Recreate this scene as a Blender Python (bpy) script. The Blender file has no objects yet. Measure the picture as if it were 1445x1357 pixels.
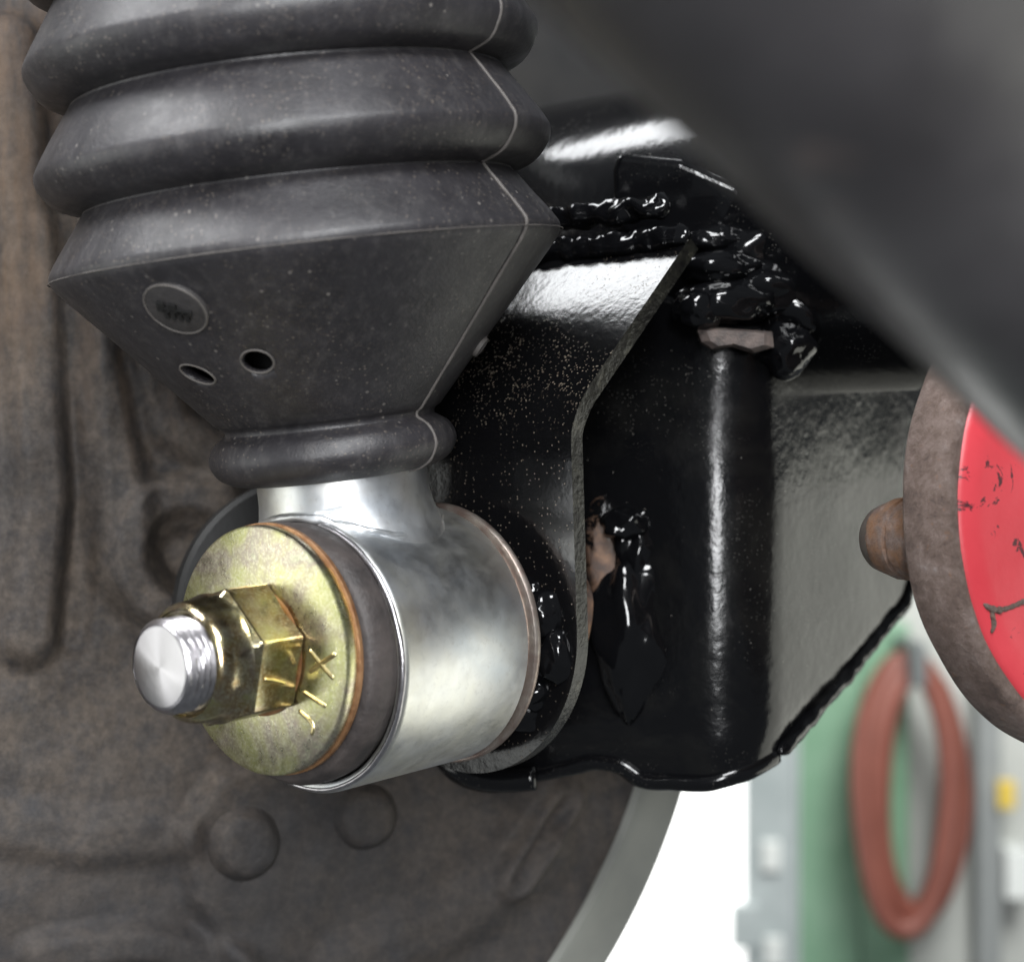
import bpy, bmesh, math, random
from mathutils import Vector, Matrix, noise
V = Vector
random.seed(7)
MM = 0.001
scene = bpy.context.scene
COL = scene.collection

# ------------------------------------------------------------------ camera
# design space is millimetres: x right, y away from the camera, z up; focus plane y = 0
D0 = 300.0           # camera distance to y = 0
K0 = 0.125           # millimetres per photograph pixel at y = 0
cam = bpy.data.cameras.new('camera')
cam_o = bpy.data.objects.new('camera', cam); COL.objects.link(cam_o)
cam_o.location = (0, -D0*MM, 0); cam_o.rotation_euler = (math.radians(90), 0, 0)
cam.sensor_fit = 'HORIZONTAL'; cam.sensor_width = 36
cam.lens = 18.0/(1445*K0/2/D0)
cam.clip_start = 0.005; cam.clip_end = 20
cam.dof.use_dof = True; cam.dof.focus_distance = 0.308; cam.dof.aperture_fstop = 15
scene.camera = cam_o

# ------------------------------------------------------------------ world, lamps, exposure
world = bpy.data.worlds.new('World'); scene.world = world; world.use_nodes = True
bg = world.node_tree.nodes['Background']
bg.inputs[0].default_value = (0.86, 0.93, 1.0, 1); bg.inputs[1].default_value = 0.12

def lamp(name, loc, target, size, power, col=(1,1,1), size_y=None, spread=None):
    l = bpy.data.lights.new(name, 'AREA'); l.energy = power; l.color = col
    l.shape = 'RECTANGLE' if size_y else 'DISK'
    l.size = size*MM
    if size_y: l.size_y = size_y*MM
    if spread: l.spread = math.radians(spread)
    o = bpy.data.objects.new(name, l); COL.objects.link(o)
    o.location = V(loc)*MM
    o.rotation_euler = (V(target)-V(loc)).to_track_quat('-Z', 'Y').to_euler()
    return o
lamp('head_lamp', (10, -780, 130), (0, 20, 0), 150, 7.0, (0.97, 0.985, 1.0), 420)
lamp('upper_lamp', (50, -350, 340), (10, 30, 20), 170, 2.3, (0.97, 0.985, 1.0), 130)
lamp('plate_glint_lamp', (-185, 200, 380), (15, 38, 40), 210, 1.6, (0.96, 0.98, 1.0), 150)  # unseen lamp added for the highlight on the bent plate top
lamp('side_fill_lamp', (720, 230, -268), (20, 20, -10), 700, 2.3, (1.0, 1.0, 0.89), 620)  # unseen soft panel added, stands in for the bright workshop at right
lamp('left_fill_lamp', (-600, -140, -20), (-20, 20, 0), 420, 1.15, (0.98, 1.0, 0.96), 420)  # unseen soft panel added for the washer to reflect
lamp('upper_left_lamp', (-400, -140, 480), (-40, 10, 40), 200, 3.1, (0.98, 0.99, 1.0), 200)
lamp('wall_fill_lamp', (500, 700, 500), (300, 1700, -350), 500, 17, (0.97, 1.0, 0.98), 500)  # unseen fill added to brighten the wall behind

vs = scene.view_settings
vs.view_transform = 'Standard'; vs.look = 'None'; vs.exposure = 0; vs.gamma = 1; vs.use_curve_mapping = False
scene.render.engine = 'CYCLES'
scene.cycles.max_bounces = 8

# ------------------------------------------------------------------ helpers
def P(px, py, y=0.0):
    k = (D0+y)/D0*K0
    return V(((px-722.5)*k, y, (678.5-py)*k))
CAM = V((0, -D0, 0))
def ray(px, py): return (P(px, py, 0)-CAM).normalized()
def on_plane(px, py, q, n):
    r = ray(px, py); d = (q-CAM).dot(n)/r.dot(n); return CAM+r*d
def frame(axis, ref=V((0, 0, 1))):
    a = axis.normalized(); e1 = (ref-a*ref.dot(a)).normalized(); e2 = a.cross(e1); return a, e1, e2

def make(name, verts, faces, mat, parent=None, smooth=True, auto=None):
    """one mesh object; verts in millimetre world space"""
    base = V((0, 0, 0)); p = parent
    while p is not None: base += V(p.location); p = p.parent
    me = bpy.data.meshes.new(name)
    me.from_pydata([tuple(V(v)*MM-base) for v in verts], [], faces)
    bm = bmesh.new(); bm.from_mesh(me); bmesh.ops.remove_doubles(bm, verts=bm.verts, dist=1e-6)
    bmesh.ops.recalc_face_normals(bm, faces=bm.faces)
    if auto is not None:
        for e in bm.edges:
            e.smooth = not (len(e.link_faces) == 2 and e.calc_face_angle(0) > math.radians(auto))
    for f in bm.faces: f.smooth = smooth
    bm.to_mesh(me); bm.free()
    me.materials.append(mat)
    o = bpy.data.objects.new(name, me); COL.objects.link(o)
    if parent is not None: o.parent = parent
    return o
def thing(name, loc, label, cat, group=None):
    o = bpy.data.objects.new(name, None); COL.objects.link(o); o.location = V(loc)*MM
    o.empty_display_size = 0.01
    return tag(o, label, cat, group)
def tag(o, label=None, cat=None, group=None, kind=None):
    if label: o['label'] = label
    if cat: o['category'] = cat
    if group: o['group'] = group
    if kind: o['kind'] = kind
    return o

def lathe(profile, origin, axis, n=128, ref=V((0, 0, 1)), closed=False, jitter=None):
    """profile = [(t, r)], along axis from origin"""
    a, e1, e2 = frame(axis, ref); vs_, fs = [], []
    m = len(profile)
    for j, (t, r) in enumerate(profile):
        for i in range(n):
            th = 2*math.pi*i/n
            rr = r+(jitter(t, th) if jitter else 0)
            vs_.append(origin+a*t+(e1*math.cos(th)+e2*math.sin(th))*max(rr, 1e-4))
    for j in range(m if closed else m-1):
        j2 = (j+1) % m
        for i in range(n):
            i2 = (i+1) % n
            fs.append((j*n+i, j*n+i2, j2*n+i2, j2*n+i))
    return vs_, fs
def tube(path, rad, n=12, caps=True):
    """sweep; rad a number or function(i, angle)"""
    vs_, fs = [], []; m = len(path); nrm = None
    for i, p in enumerate(path):
        t = (path[min(i+1, m-1)]-path[max(i-1, 0)]).normalized()
        if nrm is None:
            nrm = t.cross(V((0.3, 0.5, 0.81))).normalized()
        nrm = (nrm-t*nrm.dot(t)).normalized(); b = t.cross(nrm)
        for j in range(n):
            th = 2*math.pi*j/n
            r = rad(i, th) if callable(rad) else rad
            vs_.append(p+(nrm*math.cos(th)+b*math.sin(th))*r)
    for i in range(m-1):
        for j in range(n):
            j2 = (j+1) % n
            fs.append((i*n+j, i*n+j2, (i+1)*n+j2, (i+1)*n+j))
    if caps:
        fs.append(tuple(range(n-1, -1, -1))); fs.append(tuple((m-1)*n+j for j in range(n)))
    return vs_, fs
def spline(pts, per=8):
    pts = [V(p) for p in pts]; out = []
    for i in range(len(pts)-1):
        p0 = pts[max(i-1, 0)]; p1 = pts[i]; p2 = pts[i+1]; p3 = pts[min(i+2, len(pts)-1)]
        for k in range(per):
            t = k/per
            out.append(0.5*((2*p1)+(p2-p0)*t+(2*p0-5*p1+4*p2-p3)*t*t+(3*p1-p0-3*p2+p3)*t**3))
    out.append(pts[-1]); return out
def resample(path, step):
    out = [path[0]]; acc = 0
    for i in range(1, len(path)):
        d = (path[i]-path[i-1]).length; pos = 0
        while acc+d-pos >= step:
            pos += step-acc; acc = 0; out.append(path[i-1].lerp(path[i], pos/d))
        acc += d-pos
    return out
def weld(name, pts, r, mat, parent, pitch=2.2, seed=0, wob=0.35, rip=0.22):
    path = resample(spline(pts, 10), 0.35)
    def rad(i, th):
        ph = (i*0.35/pitch) % 1.0
        q = noise.noise(V((i*0.09, math.cos(th)*1.1, math.sin(th)*1.1+seed*7.3)))
        end = min(1, (min(i, len(path)-1-i)+1)/7.0)
        return r*(0.9+rip*math.sqrt(max(0, 1-(2*ph-1)**2))+wob*q)*math.sqrt(end)
    v, f = tube(path, rad, 16)
    return make(name, v, f, mat, parent)
def blob(name, c, size, mat, parent, seed=0, amp=0.35, freq=1.6, axis=None):
    bm = bmesh.new(); bmesh.ops.create_icosphere(bm, subdivisions=4, radius=1)
    vs_ = []
    for v in bm.verts:
        q = v.co.copy(); s = 1+amp*noise.noise(q*freq+V((seed*3.1, seed, 0)))+amp*0.35*noise.noise(q*freq*2.7+V((seed, 9, 1)))
        vs_.append(c+V((q.x*size[0], q.y*size[1], q.z*size[2]))*s)
    fs = [tuple(v.index for v in f.verts) for f in bm.faces]; bm.free()
    return make(name, vs_, fs, mat, parent)
def boolean_cut(o, cutters):
    for c in cutters:
        m = o.modifiers.new('cut', 'BOOLEAN'); m.operation = 'DIFFERENCE'; m.object = c; m.solver = 'EXACT'
    bpy.context.view_layer.update()
    dg = bpy.context.evaluated_depsgraph_get()
    me = bpy.data.meshes.new_from_object(o.evaluated_get(dg), depsgraph=dg)
    old = o.data; o.modifiers.clear(); o.data = me; bpy.data.meshes.remove(old)
    for c in cutters:
        d = c.data; bpy.data.objects.remove(c); bpy.data.meshes.remove(d)
def bevel(o, w, seg=3, ang=35):
    m = o.modifiers.new('bevel', 'BEVEL'); m.width = w*MM; m.segments = seg
    m.limit_method = 'ANGLE'; m.angle_limit = math.radians(ang)

# ------------------------------------------------------------------ materials
class G:
    def __init__(s, name):
        s.m = bpy.data.materials.new(name); s.m.use_nodes = True; s.t = s.m.node_tree
        s.b = s.t.nodes['Principled BSDF']
        s.co = s.t.nodes.new('ShaderNodeTexCoord').outputs['Object']
    def n(s, kind, ins=None, **kw):
        nd = s.t.nodes.new('ShaderNode'+kind)
        for k, v in kw.items(): setattr(nd, k, v)
        for k, v in (ins or {}).items(): s.set(nd, k, v)
        return nd
    def set(s, nd, k, v):
        i = nd.inputs[k]
        if hasattr(v, 'links'): s.t.links.new(v, i)
        else: i.default_value = v
    def noise(s, scale, detail=5, rough=0.6, co=None, dist=0):
        return s.n('TexNoise', {'Vector': co or s.co, 'Scale': scale, 'Detail': detail, 'Roughness': rough, 'Distortion': dist}).outputs['Fac']
    def mapping(s, sc, rot=(0, 0, 0)):
        return s.n('Mapping', {'Vector': s.co, 'Scale': sc, 'Rotation': rot}).outputs[0]
    def ramp(s, fac, stops, interp='LINEAR'):
        nd = s.n('ValToRGB', {'Fac': fac}); cr = nd.color_ramp; cr.interpolation = interp
        while len(cr.elements) < len(stops): cr.elements.new(0.5)
        for e, (p, c) in zip(cr.elements, stops):
            e.position = p
            e.color = (c, c, c, 1) if isinstance(c, (int, float)) else (*c, 1)
        return nd.outputs[0]
    def mix(s, fac, a, b, blend='MIX'):
        nd = s.n('Mix', data_type='RGBA', blend_type=blend)
        for k, v in ((0, fac), (6, a), (7, b)):
            if hasattr(v, 'links'): s.t.links.new(v, nd.inputs[k])
            else: nd.inputs[k].default_value = v if k == 0 else (*v, 1)
        return nd.outputs[2]
    def math(s, op, a, b=0.0):
        nd = s.n('Math', {0: a, 1: b}, operation=op); return nd.outputs[0]
    def bump(s, h, strength, dist=0.3, normal=None):
        nd = s.n('Bump', {'Height': h, 'Strength': strength, 'Distance': dist*MM})
        if normal is not None: s.set(nd, 'Normal', normal)
        return nd.outputs[0]
    def specks(s, scale, size, gate_scale=60, lo=0.45, hi=0.6):
        vo = s.n('TexVoronoi', {'Vector': s.co, 'Scale': scale, 'Randomness': 1.0})
        near = s.math('LESS_THAN', vo.outputs['Distance'], size)
        keep = s.n('SeparateColor', {'Color': vo.outputs['Color']}).outputs[0]
        keep = s.math('GREATER_THAN', keep, 0.55)
        g = s.ramp(s.noise(gate_scale, 3), [(lo, 0.0), (hi, 1.0)])
        return s.math('MULTIPLY', s.math('MULTIPLY', near, keep), g)
    def p(s, **kw):
        for k, v in kw.items():
            k = {'color': 'Base Color', 'rough': 'Roughness', 'metal': 'Metallic', 'normal': 'Normal', 'spec': 'Specular IOR Level',
                 'coat': 'Coat Weight', 'coat_rough': 'Coat Roughness', 'aniso': 'Anisotropic', 'emit': 'Emission Color', 'emit_s': 'Emission Strength'}[k]
            if isinstance(v, tuple): v = (*v, 1)
            s.set(s.b, k, v)
        return s.m

def m_rubber():
    g = G('boot_rubber')
    base = g.ramp(g.noise(70, 6, 0.7), [(0.3, (0.012, 0.011, 0.013)), (0.7, (0.031, 0.029, 0.033))])
    scuff = g.ramp(g.noise(1, 7, 0.75, g.mapping((500, 500, 90), (0.3, 0.9, 0.2))), [(0.50, 0.0), (0.74, 1.0)])
    c = g.mix(g.math('MULTIPLY', scuff, 0.24), base, (0.16, 0.15, 0.145))
    gri = g.ramp(g.noise(1500, 4, 0.8), [(0.56, 0.0), (0.66, 1.0)])
    c = g.mix(g.math('MULTIPLY', g.math('MULTIPLY', gri, g.ramp(g.noise(55, 4), [(0.40, 0.0), (0.62, 1.0)])), 0.5), c, (0.115, 0.092, 0.075))
    sp = g.specks(1100, 0.24, 60, 0.38, 0.60)
    sp2 = g.specks(420, 0.13, 50, 0.4, 0.6)
    c = g.mix(g.math('MULTIPLY', sp, 0.3), c, (0.26, 0.22, 0.18))
    c = g.mix(g.math('MULTIPLY', sp2, 0.35), c, (0.36, 0.33, 0.30))
    h = g.math('ADD', g.noise(1700, 3, 0.7), g.math('MULTIPLY', g.noise(500, 4), 0.7))
    nb = g.bump(h, 0.55, 0.14)
    r = g.ramp(g.noise(160, 5), [(0.3, 0.38), (0.7, 0.54)])
    return g.p(color=c, rough=r, normal=nb, spec=0.6)
def m_flash():
    g = G('rubber_flash')
    return g.p(color=g.mix(g.noise(300), (0.05, 0.046, 0.044), (0.15, 0.135, 0.125)), rough=0.6)
def m_zinc():
    g = G('bright_zinc')
    c = g.ramp(g.noise(55, 4, 0.55, dist=0.4), [(0.30, (0.66, 0.71, 0.77)), (0.5, (0.75, 0.76, 0.76)), (0.70, (0.77, 0.76, 0.68))])
    spot = g.ramp(g.noise(650, 6, 0.8), [(0.52, 0.0), (0.70, 1.0)])
    c = g.mix(g.math('MULTIPLY', spot, 0.4), c, (0.46, 0.46, 0.46))
    scr = g.noise(1, 4, 0.6, g.mapping((120, 1800, 1800), (0, 0, 0.4)))
    nb = g.bump(g.math('ADD', g.noise(900, 4), g.math('MULTIPLY', scr, 0.7)), 0.10, 0.06)
    return g.p(color=c, metal=1.0, rough=g.ramp(g.noise(260, 5), [(0.3, 0.36), (0.7, 0.48)]), normal=nb)
def m_yellow(name, dark=0.0, bs=0.25, ro=(0.24, 0.38)):
    g = G(name)
    c = g.ramp(g.noise(90, 5, 0.6, dist=0.6), [(0.28, (0.50, 0.53, 0.19)), (0.45, (0.60, 0.58, 0.30)), (0.58, (0.47, 0.40, 0.33)), (0.72, (0.52, 0.56, 0.36))])
    if dark:
        c = g.mix(g.ramp(g.noise(240, 5), [(0.35, 0.0), (0.65, dark)]), c, (0.38, 0.24, 0.075))
    gr = g.noise(1900, 3, 0.75)
    c = g.mix(g.ramp(gr, [(0.46, 0.0), (0.66, 0.65)]), c, (0.84, 0.82, 0.62))
    nb = g.bump(gr, bs, 0.12)
    return g.p(color=c, metal=1.0, rough=g.ramp(g.noise(500, 4), [(0.3, ro[0]), (0.7, ro[1])]), normal=nb)
def m_steel(name='bare_steel', col=(0.58, 0.56, 0.58), rough=0.3):
    g = G(name)
    c = g.mix(g.ramp(g.noise(500, 5), [(0.4, 0.0), (0.7, 0.6)]), col, tuple(x*0.5 for x in col))
    return g.p(color=c, metal=1.0, rough=rough, normal=g.bump(g.noise(1500, 4), 0.25, 0.1))
def m_black(name='black_gloss_paint', dust=1.0, peel=0.12):
    g = G(name)
    d1 = g.specks(1900, 0.17, 38, 0.50, 0.72)
    d2 = g.specks(520, 0.055, 90, 0.40, 0.5)
    f = g.math('MULTIPLY', g.math('MAXIMUM', d1, d2), 0.75*dust)
    c = g.mix(f, (0.0035, 0.0036, 0.0042), (0.30, 0.28, 0.25))
    h = g.math('ADD', g.noise(420, 3, 0.5), g.math('MULTIPLY', g.noise(110, 2), 1.2))
    nb = g.bump(h, peel, 0.5)
    nb = g.bump(g.noise(1900, 2, 0.5), 0.10, 0.12, nb)
    return g.p(color=c, rough=g.math('ADD', 0.13, g.math('MULTIPLY', f, 0.5)), normal=nb, spec=0.5)
def m_dusty_black():
    g = G('dusty_black_paint')
    # sandy dust sitting on the upper bent part of the mounting plate
    z = g.n('SeparateXYZ', {'Vector': g.n('NewGeometry').outputs['Position']}).outputs[2]
    band = g.ramp(g.n('MapRange', {'Value': z, 1: 0.008, 2: 0.022}).outputs[0], [(0, 0.0), (1, 1.0)])
    gate = g.math('MULTIPLY', g.ramp(g.noise(60, 4), [(0.46, 0.0), (0.62, 1.0)]), g.ramp(g.n('MapRange', {'Value': z, 1: 0.040, 2: 0.030}).outputs[0], [(0, 0.25), (1, 1.0)]))
    v1 = g.n('TexVoronoi', {'Vector': g.co, 'Scale': 1900.0, 'Randomness': 1.0})
    s1 = g.math('LESS_THAN', v1.outputs['Distance'], g.ramp(g.noise(420, 3, 0.7), [(0.35, 0.06), (0.68, 0.55)]))
    pick = g.math('GREATER_THAN', g.n('SeparateColor', {'Color': v1.outputs['Color']}).outputs[1], 0.58)
    f = g.math('MULTIPLY', g.math('MULTIPLY', s1, pick), g.math('MULTIPLY', band, gate))
    f = g.math('MAXIMUM', g.math('MULTIPLY', f, 0.8), g.math('MULTIPLY', g.specks(1300, 0.2, 60, 0.4, 0.6), 0.6))
    sand = g.ramp(g.noise(800, 2), [(0.3, (0.10, 0.07, 0.05)), (0.7, (0.36, 0.31, 0.24))])
    c = g.mix(f, (0.004, 0.004, 0.0045), sand)
    nb = g.bump(g.math('ADD', g.noise(500, 3), g.math('MULTIPLY', f, 0.5)), 0.16, 0.4)
    return g.p(color=c, rough=g.math('ADD', 0.16, g.math('MULTIPLY', f, 0.6)), normal=nb)
def m_plate_edge():
    g = G('cut_plate_edge')
    c = g.ramp(g.noise(350, 6, 0.7), [(0.38, (0.004, 0.004, 0.004)), (0.58, (0.014, 0.014, 0.011)), (0.75, (0.07, 0.065, 0.05))])
    return g.p(color=c, rough=0.24, normal=g.bump(g.math('ADD', g.noise(900, 5), g.noise(200, 3)), 0.6, 0.4))
def m_backing():
    g = G('dusty_backing_plate')
    c = g.ramp(g.noise(24, 7, 0.68, dist=0.5), [(0.25, (0.040, 0.038, 0.040)), (0.45, (0.080, 0.067, 0.057)), (0.62, (0.115, 0.092, 0.074)), (0.8, (0.165, 0.135, 0.11))])
    stv = g.ramp(g.noise(1, 6, 0.7, g.mapping((130, 130, 22), (0.0, 0.12, 0.0))), [(0.42, 0.0), (0.66, 1.0)])
    c = g.mix(g.math('MULTIPLY', stv, 0.5), c, (0.120, 0.092, 0.070))
    pt = g.ramp(g.noise(150, 6, 0.75), [(0.44, 0.0), (0.70, 1.0)])
    c = g.mix(g.math('MULTIPLY', pt, 0.8), c, (0.032, 0.033, 0.038))
    big = g.ramp(g.noise(13, 3, 0.5), [(0.48, 0.0), (0.64, 1.0)])
    c = g.mix(g.math('MULTIPLY', big, 0.65), c, (0.032, 0.032, 0.036))
    fine = g.ramp(g.noise(480, 6, 0.8), [(0.40, 0.45), (0.66, 1.1)])
    c = g.mix(0.8, c, fine, 'MULTIPLY')
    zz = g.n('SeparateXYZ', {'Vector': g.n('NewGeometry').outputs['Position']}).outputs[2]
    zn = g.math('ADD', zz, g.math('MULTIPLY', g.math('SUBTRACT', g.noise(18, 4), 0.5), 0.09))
    low_tone = g.ramp(g.n('MapRange', {'Value': zn, 1: -0.045, 2: -0.09}).outputs[0], [(0, 0.0), (1, 1.0)])  # darker towards the bottom of the plate
    c = g.mix(g.math('MULTIPLY', low_tone, 0.5), c, (0.030, 0.029, 0.031))
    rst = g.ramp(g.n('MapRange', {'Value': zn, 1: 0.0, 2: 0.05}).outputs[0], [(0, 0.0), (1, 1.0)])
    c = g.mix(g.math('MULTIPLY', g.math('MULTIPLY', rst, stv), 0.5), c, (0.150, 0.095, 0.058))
    return g.p(color=c, rough=0.68, normal=g.bump(g.noise(260, 7, 0.7), 0.7, 0.6), spec=0.35)
def m_drum():
    g = G('grey_drum_rim')
    c = g.ramp(g.noise(30, 5), [(0.3, (0.15, 0.155, 0.145)), (0.7, (0.22, 0.225, 0.20))])
    return g.p(color=c, rough=0.6, normal=g.bump(g.noise(200, 5), 0.3, 0.4))
def m_rust(name='rusty_steel', bright=1.0, sc=210):
    g = G(name)
    c = g.ramp(g.noise(sc, 8, 0.8), [(0.28, (0.075, 0.056, 0.053)), (0.46, (0.185, 0.130, 0.108)), (0.6, (0.27, 0.205, 0.18)), (0.74, (0.40, 0.36, 0.36))])
    if bright != 1: c = g.mix(g.ramp(g.noise(190, 6, 0.7), [(0.38, 0.0), (0.66, bright-1)]), c, (0.34, 0.155, 0.055))
    g2 = g.ramp(g.noise(600, 5), [(0.64, 0.0), (0.72, 1.0)])
    c = g.mix(g.math('MULTIPLY', g2, 0.5), c, (0.34, 0.16, 0.07))
    return g.p(color=c, rough=0.62, metal=0.15, normal=g.bump(g.math('ADD', g.noise(420, 8, 0.8), g.noise(150, 4)), 1.0, 1.1))
def m_red():
    g = G('red_paint')
    c = g.ramp(g.noise(40, 5), [(0.3, (0.68, 0.050, 0.068)), (0.7, (0.80, 0.085, 0.105))])
    ch = g.ramp(g.noise(110, 7, 0.7, dist=1.2), [(0.60, 0.0), (0.62, 1.0)])
    c = g.mix(ch, c, (0.10, 0.03, 0.035))
    return g.p(color=c, rough=0.35, normal=g.bump(g.noise(240, 5), 0.25, 0.4))
def m_plain(name, c1, c2, scale, rough, bump=0.2, metal=0.0, **kw):
    g = G(name)
    return g.p(color=g.ramp(g.noise(scale, 5), [(0.3, c1), (0.7, c2)]), rough=rough, metal=metal, normal=g.bump(g.noise(scale*4, 5), bump, 0.4), **kw)
def m_pipe():
    g = G('satin_black_arm')
    c = g.ramp(g.noise(45, 5), [(0.3, (0.036, 0.033, 0.036)), (0.7, (0.092, 0.087, 0.092))])
    chips = g.ramp(g.noise(75, 3, 0.4), [(0.69, 0.0), (0.75, 1.0)])
    c = g.mix(chips, c, (0.30, 0.22, 0.19))
    c = g.mix(g.specks(75, 0.11, 30, 0.3, 0.4), c, (0.34, 0.29, 0.27))
    return g.p(color=c, rough=g.ramp(g.noise(60, 5), [(0.3, 0.26), (0.7, 0.44)]), normal=g.bump(g.math('ADD', g.noise(300, 4), g.math('MULTIPLY', g.noise(50, 3), 3.0)), 0.3, 0.6))
def m_wet():
    g = G('wet_black_paint')
    return g.p(color=(0.0035, 0.0036, 0.0042), rough=0.09, normal=g.bump(g.noise(260, 2, 0.4), 0.12, 0.6))
def m_bracket():
    g = G('thick_black_paint')
    d1 = g.specks(1900, 0.17, 38, 0.50, 0.72); d2 = g.specks(520, 0.055, 90, 0.40, 0.5)
    f = g.math('MULTIPLY', g.math('MAXIMUM', d1, d2), 0.75)
    film = g.ramp(g.noise(38, 6, 0.65, dist=0.8), [(0.46, 0.0), (0.72, 1.0)])
    c = g.mix(g.math('MULTIPLY', film, 0.5), (0.0035, 0.0036, 0.0042), (0.012, 0.0115, 0.010))
    c = g.mix(f, c, (0.30, 0.28, 0.25))
    h = g.math('ADD', g.noise(420, 3, 0.5), g.math('MULTIPLY', g.noise(90, 3), 2.0))
    nb = g.bump(h, 0.16, 0.6); nb = g.bump(g.noise(1900, 2, 0.5), 0.12, 0.14, nb)
    return g.p(color=c, rough=g.math('ADD', g.ramp(film, [(0, 0.16), (1, 0.30)]), g.math('MULTIPLY', f, 0.4)), normal=nb, spec=0.38)
def m_rustpaint():
    g = G('blistered_black_paint')
    q = g.ramp(g.noise(85, 6, 0.7, dist=0.6), [(0.44, 0.0), (0.54, 1.0)])
    rc = g.ramp(g.noise(300, 6), [(0.3, (0.05, 0.042, 0.042)), (0.5, (0.115, 0.068, 0.046)), (0.7, (0.22, 0.125, 0.075))])
    c = g.mix(q, (0.004, 0.004, 0.0045), rc)
    return g.p(color=c, rough=g.ramp(q, [(0, 0.12), (1, 0.6)]), normal=g.bump(g.noise(400, 5), 0.4, 0.5))
M = dict(bracket=m_bracket(), rustpaint=m_rustpaint(), wet=m_wet(), rubber=m_rubber(), flash=m_flash(), zinc=m_zinc(), yellow=m_yellow('yellow_zinc'), nut=m_yellow('yellow_zinc_nut', 0.85, 0.15, (0.14, 0.26)),
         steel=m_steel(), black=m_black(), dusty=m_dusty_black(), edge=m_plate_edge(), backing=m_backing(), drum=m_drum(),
         rust=m_rust(), rustb=m_rust('orange_rust', 1.8, 420), red=m_red(), pipe=m_pipe(),
         bush=m_plain('bushing_rubber', (0.024, 0.021, 0.021), (0.075, 0.062, 0.058), 160, 0.55, 0.6),
         brass=m_steel('bright_gold', (0.85, 0.72, 0.38), 0.28),
         brown=m_plain('brown_zinc', (0.20, 0.09, 0.04), (0.42, 0.24, 0.12), 260, 0.45, 0.4, 0.6),
         ring=m_plain('stained_steel', (0.30, 0.22, 0.19), (0.52, 0.47, 0.42), 260, 0.4, 0.3, 0.85),
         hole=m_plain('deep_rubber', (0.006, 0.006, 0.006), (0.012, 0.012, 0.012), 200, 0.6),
         flake=m_plain('weathered_scale', (0.045, 0.038, 0.037), (0.15, 0.115, 0.10), 480, 0.6, 0.7))

# ------------------------------------------------------------------ principal axes
A = V((0.64, 0.766, 0.05)).normalized()          # stud / eye axis, away from camera
H = V((0.766, -0.64, 0.0)).normalized()           # horizontal, across the stud, towards camera right
U = V((-0.115, -0.085, 0.99)).normalized()        # damper axis, upwards
F = P(430, 925, 0)                                # middle of the eye sleeve's front rim
EYE = F+A*19
BO = EYE+V((-4.2, 0, 0))                           # the boot sits a little off the eye's middle
W0 = P(366, 918, -7.5)                            # middle of the washer's front face

# ------------------------------------------------------------------ backing plate (setting behind)
NB = V((0.36, -0.93, 0.05)).normalized()
QB = on_plane(80, 818, P(190, 874, 62), NB)
_, BX, BZ = frame(NB, V((1, 0, 0)))
BZ = -BZ if BZ.z < 0 else BZ
def b_uv(px, py):
    d = on_plane(px, py, QB, NB)-QB; return d.dot(BX), d.dot(BZ)
edge_r = [math.hypot(*b_uv(x, y)) for x, y in ((966, 1114), (941, 1188), (900, 1271), (845, 1354))]
RB = sum(edge_r)/4
def seg_d(p, a, b):
    ax, ay = a; bx, by = b; px, py = p
    L = (bx-ax)**2+(by-ay)**2; t = max(0, min(1, ((px-ax)*(bx-ax)+(py-ay)*(by-ay))/L))
    return math.hypot(px-ax-t*(bx-ax), py-ay-t*(by-ay))
def sst(e0, e1, x):
    t = max(0, min(1, (x-e0)/(e1-e0))); return t*t*(3-2*t)
def poly_d(p, pts): return min(seg_d(p, pts[i], pts[i+1]) for i in range(len(pts)-1))
BL = lambda *pp: [b_uv(*q) for q in pp]
rib1 = BL((18, 60), (28, 260), (45, 480), (60, 700), (40, 900))
rib2 = BL((105, 330), (130, 520), (160, 660), (175, 800), (235, 880))
rib3 = BL((205, 470), (240, 600), (330, 660))
swirl_c = b_uv(262, 782)
plate_arc = BL((470, 1020), (300, 1085), (242, 1170), (262, 1270), (310, 1345), (360, 1420))
slot = BL((787, 1122), (709, 1233))
low = BL((-20, 1160), (120, 1185), (240, 1175)); low2 = BL((60, 1345), (200, 1330), (330, 1357))
low3 = BL((480, 1357), (640, 1290), (760, 1200))
def b_height(u, v):
    p = (u, v); h = 0
    h += 3.2*(1-sst(2.5, 8, poly_d(p, rib1)))-1.5*(1-sst(1.5, 5, poly_d((u-9, v), rib1)))
    h += 3.0*(1-sst(3, 9, poly_d(p, rib2)))
    h += 2.6*(1-sst(2, 7, poly_d(p, rib3)))
    dr = math.hypot(u-swirl_c[0], v-swirl_c[1])
    h += 2.8*(1-sst(2, 6, abs(dr-13)))-3*(1-sst(3, 8, dr))
    # raised patch to the right of plate_arc
    def inside(p):
        c = False; poly = plate_arc+[b_uv(1000, 1500), b_uv(1000, 900)]
        for i in range(len(poly)):
            (x1, y1), (x2, y2) = poly[i], poly[i-1]
            if (y1 > p[1]) != (y2 > p[1]) and p[0] < (x2-x1)*(p[1]-y1)/(y2-y1)+x1: c = not c
        return c
    d = poly_d(p, plate_arc); d = d if inside(p) else -d
    h += 3.2*sst(-1.2, 3.0, d)
    h += 2.8*(1-sst(3, 5.5, poly_d(p, slot)))-1.4*(1-sst(1.0, 3.0, poly_d(p, slot)))
    h += 1.6*(1-sst(2, 8, poly_d(p, low)))+2.2*(1-sst(2, 6, poly_d(p, low2)))+1.6*(1-sst(2, 9, poly_d(p, low3)))
    h += 0.9*noise.noise(V((u*0.045, v*0.045, 2)))+0.35*noise.noise(V((u*0.14, v*0.14, 5)))
    return h
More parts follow.
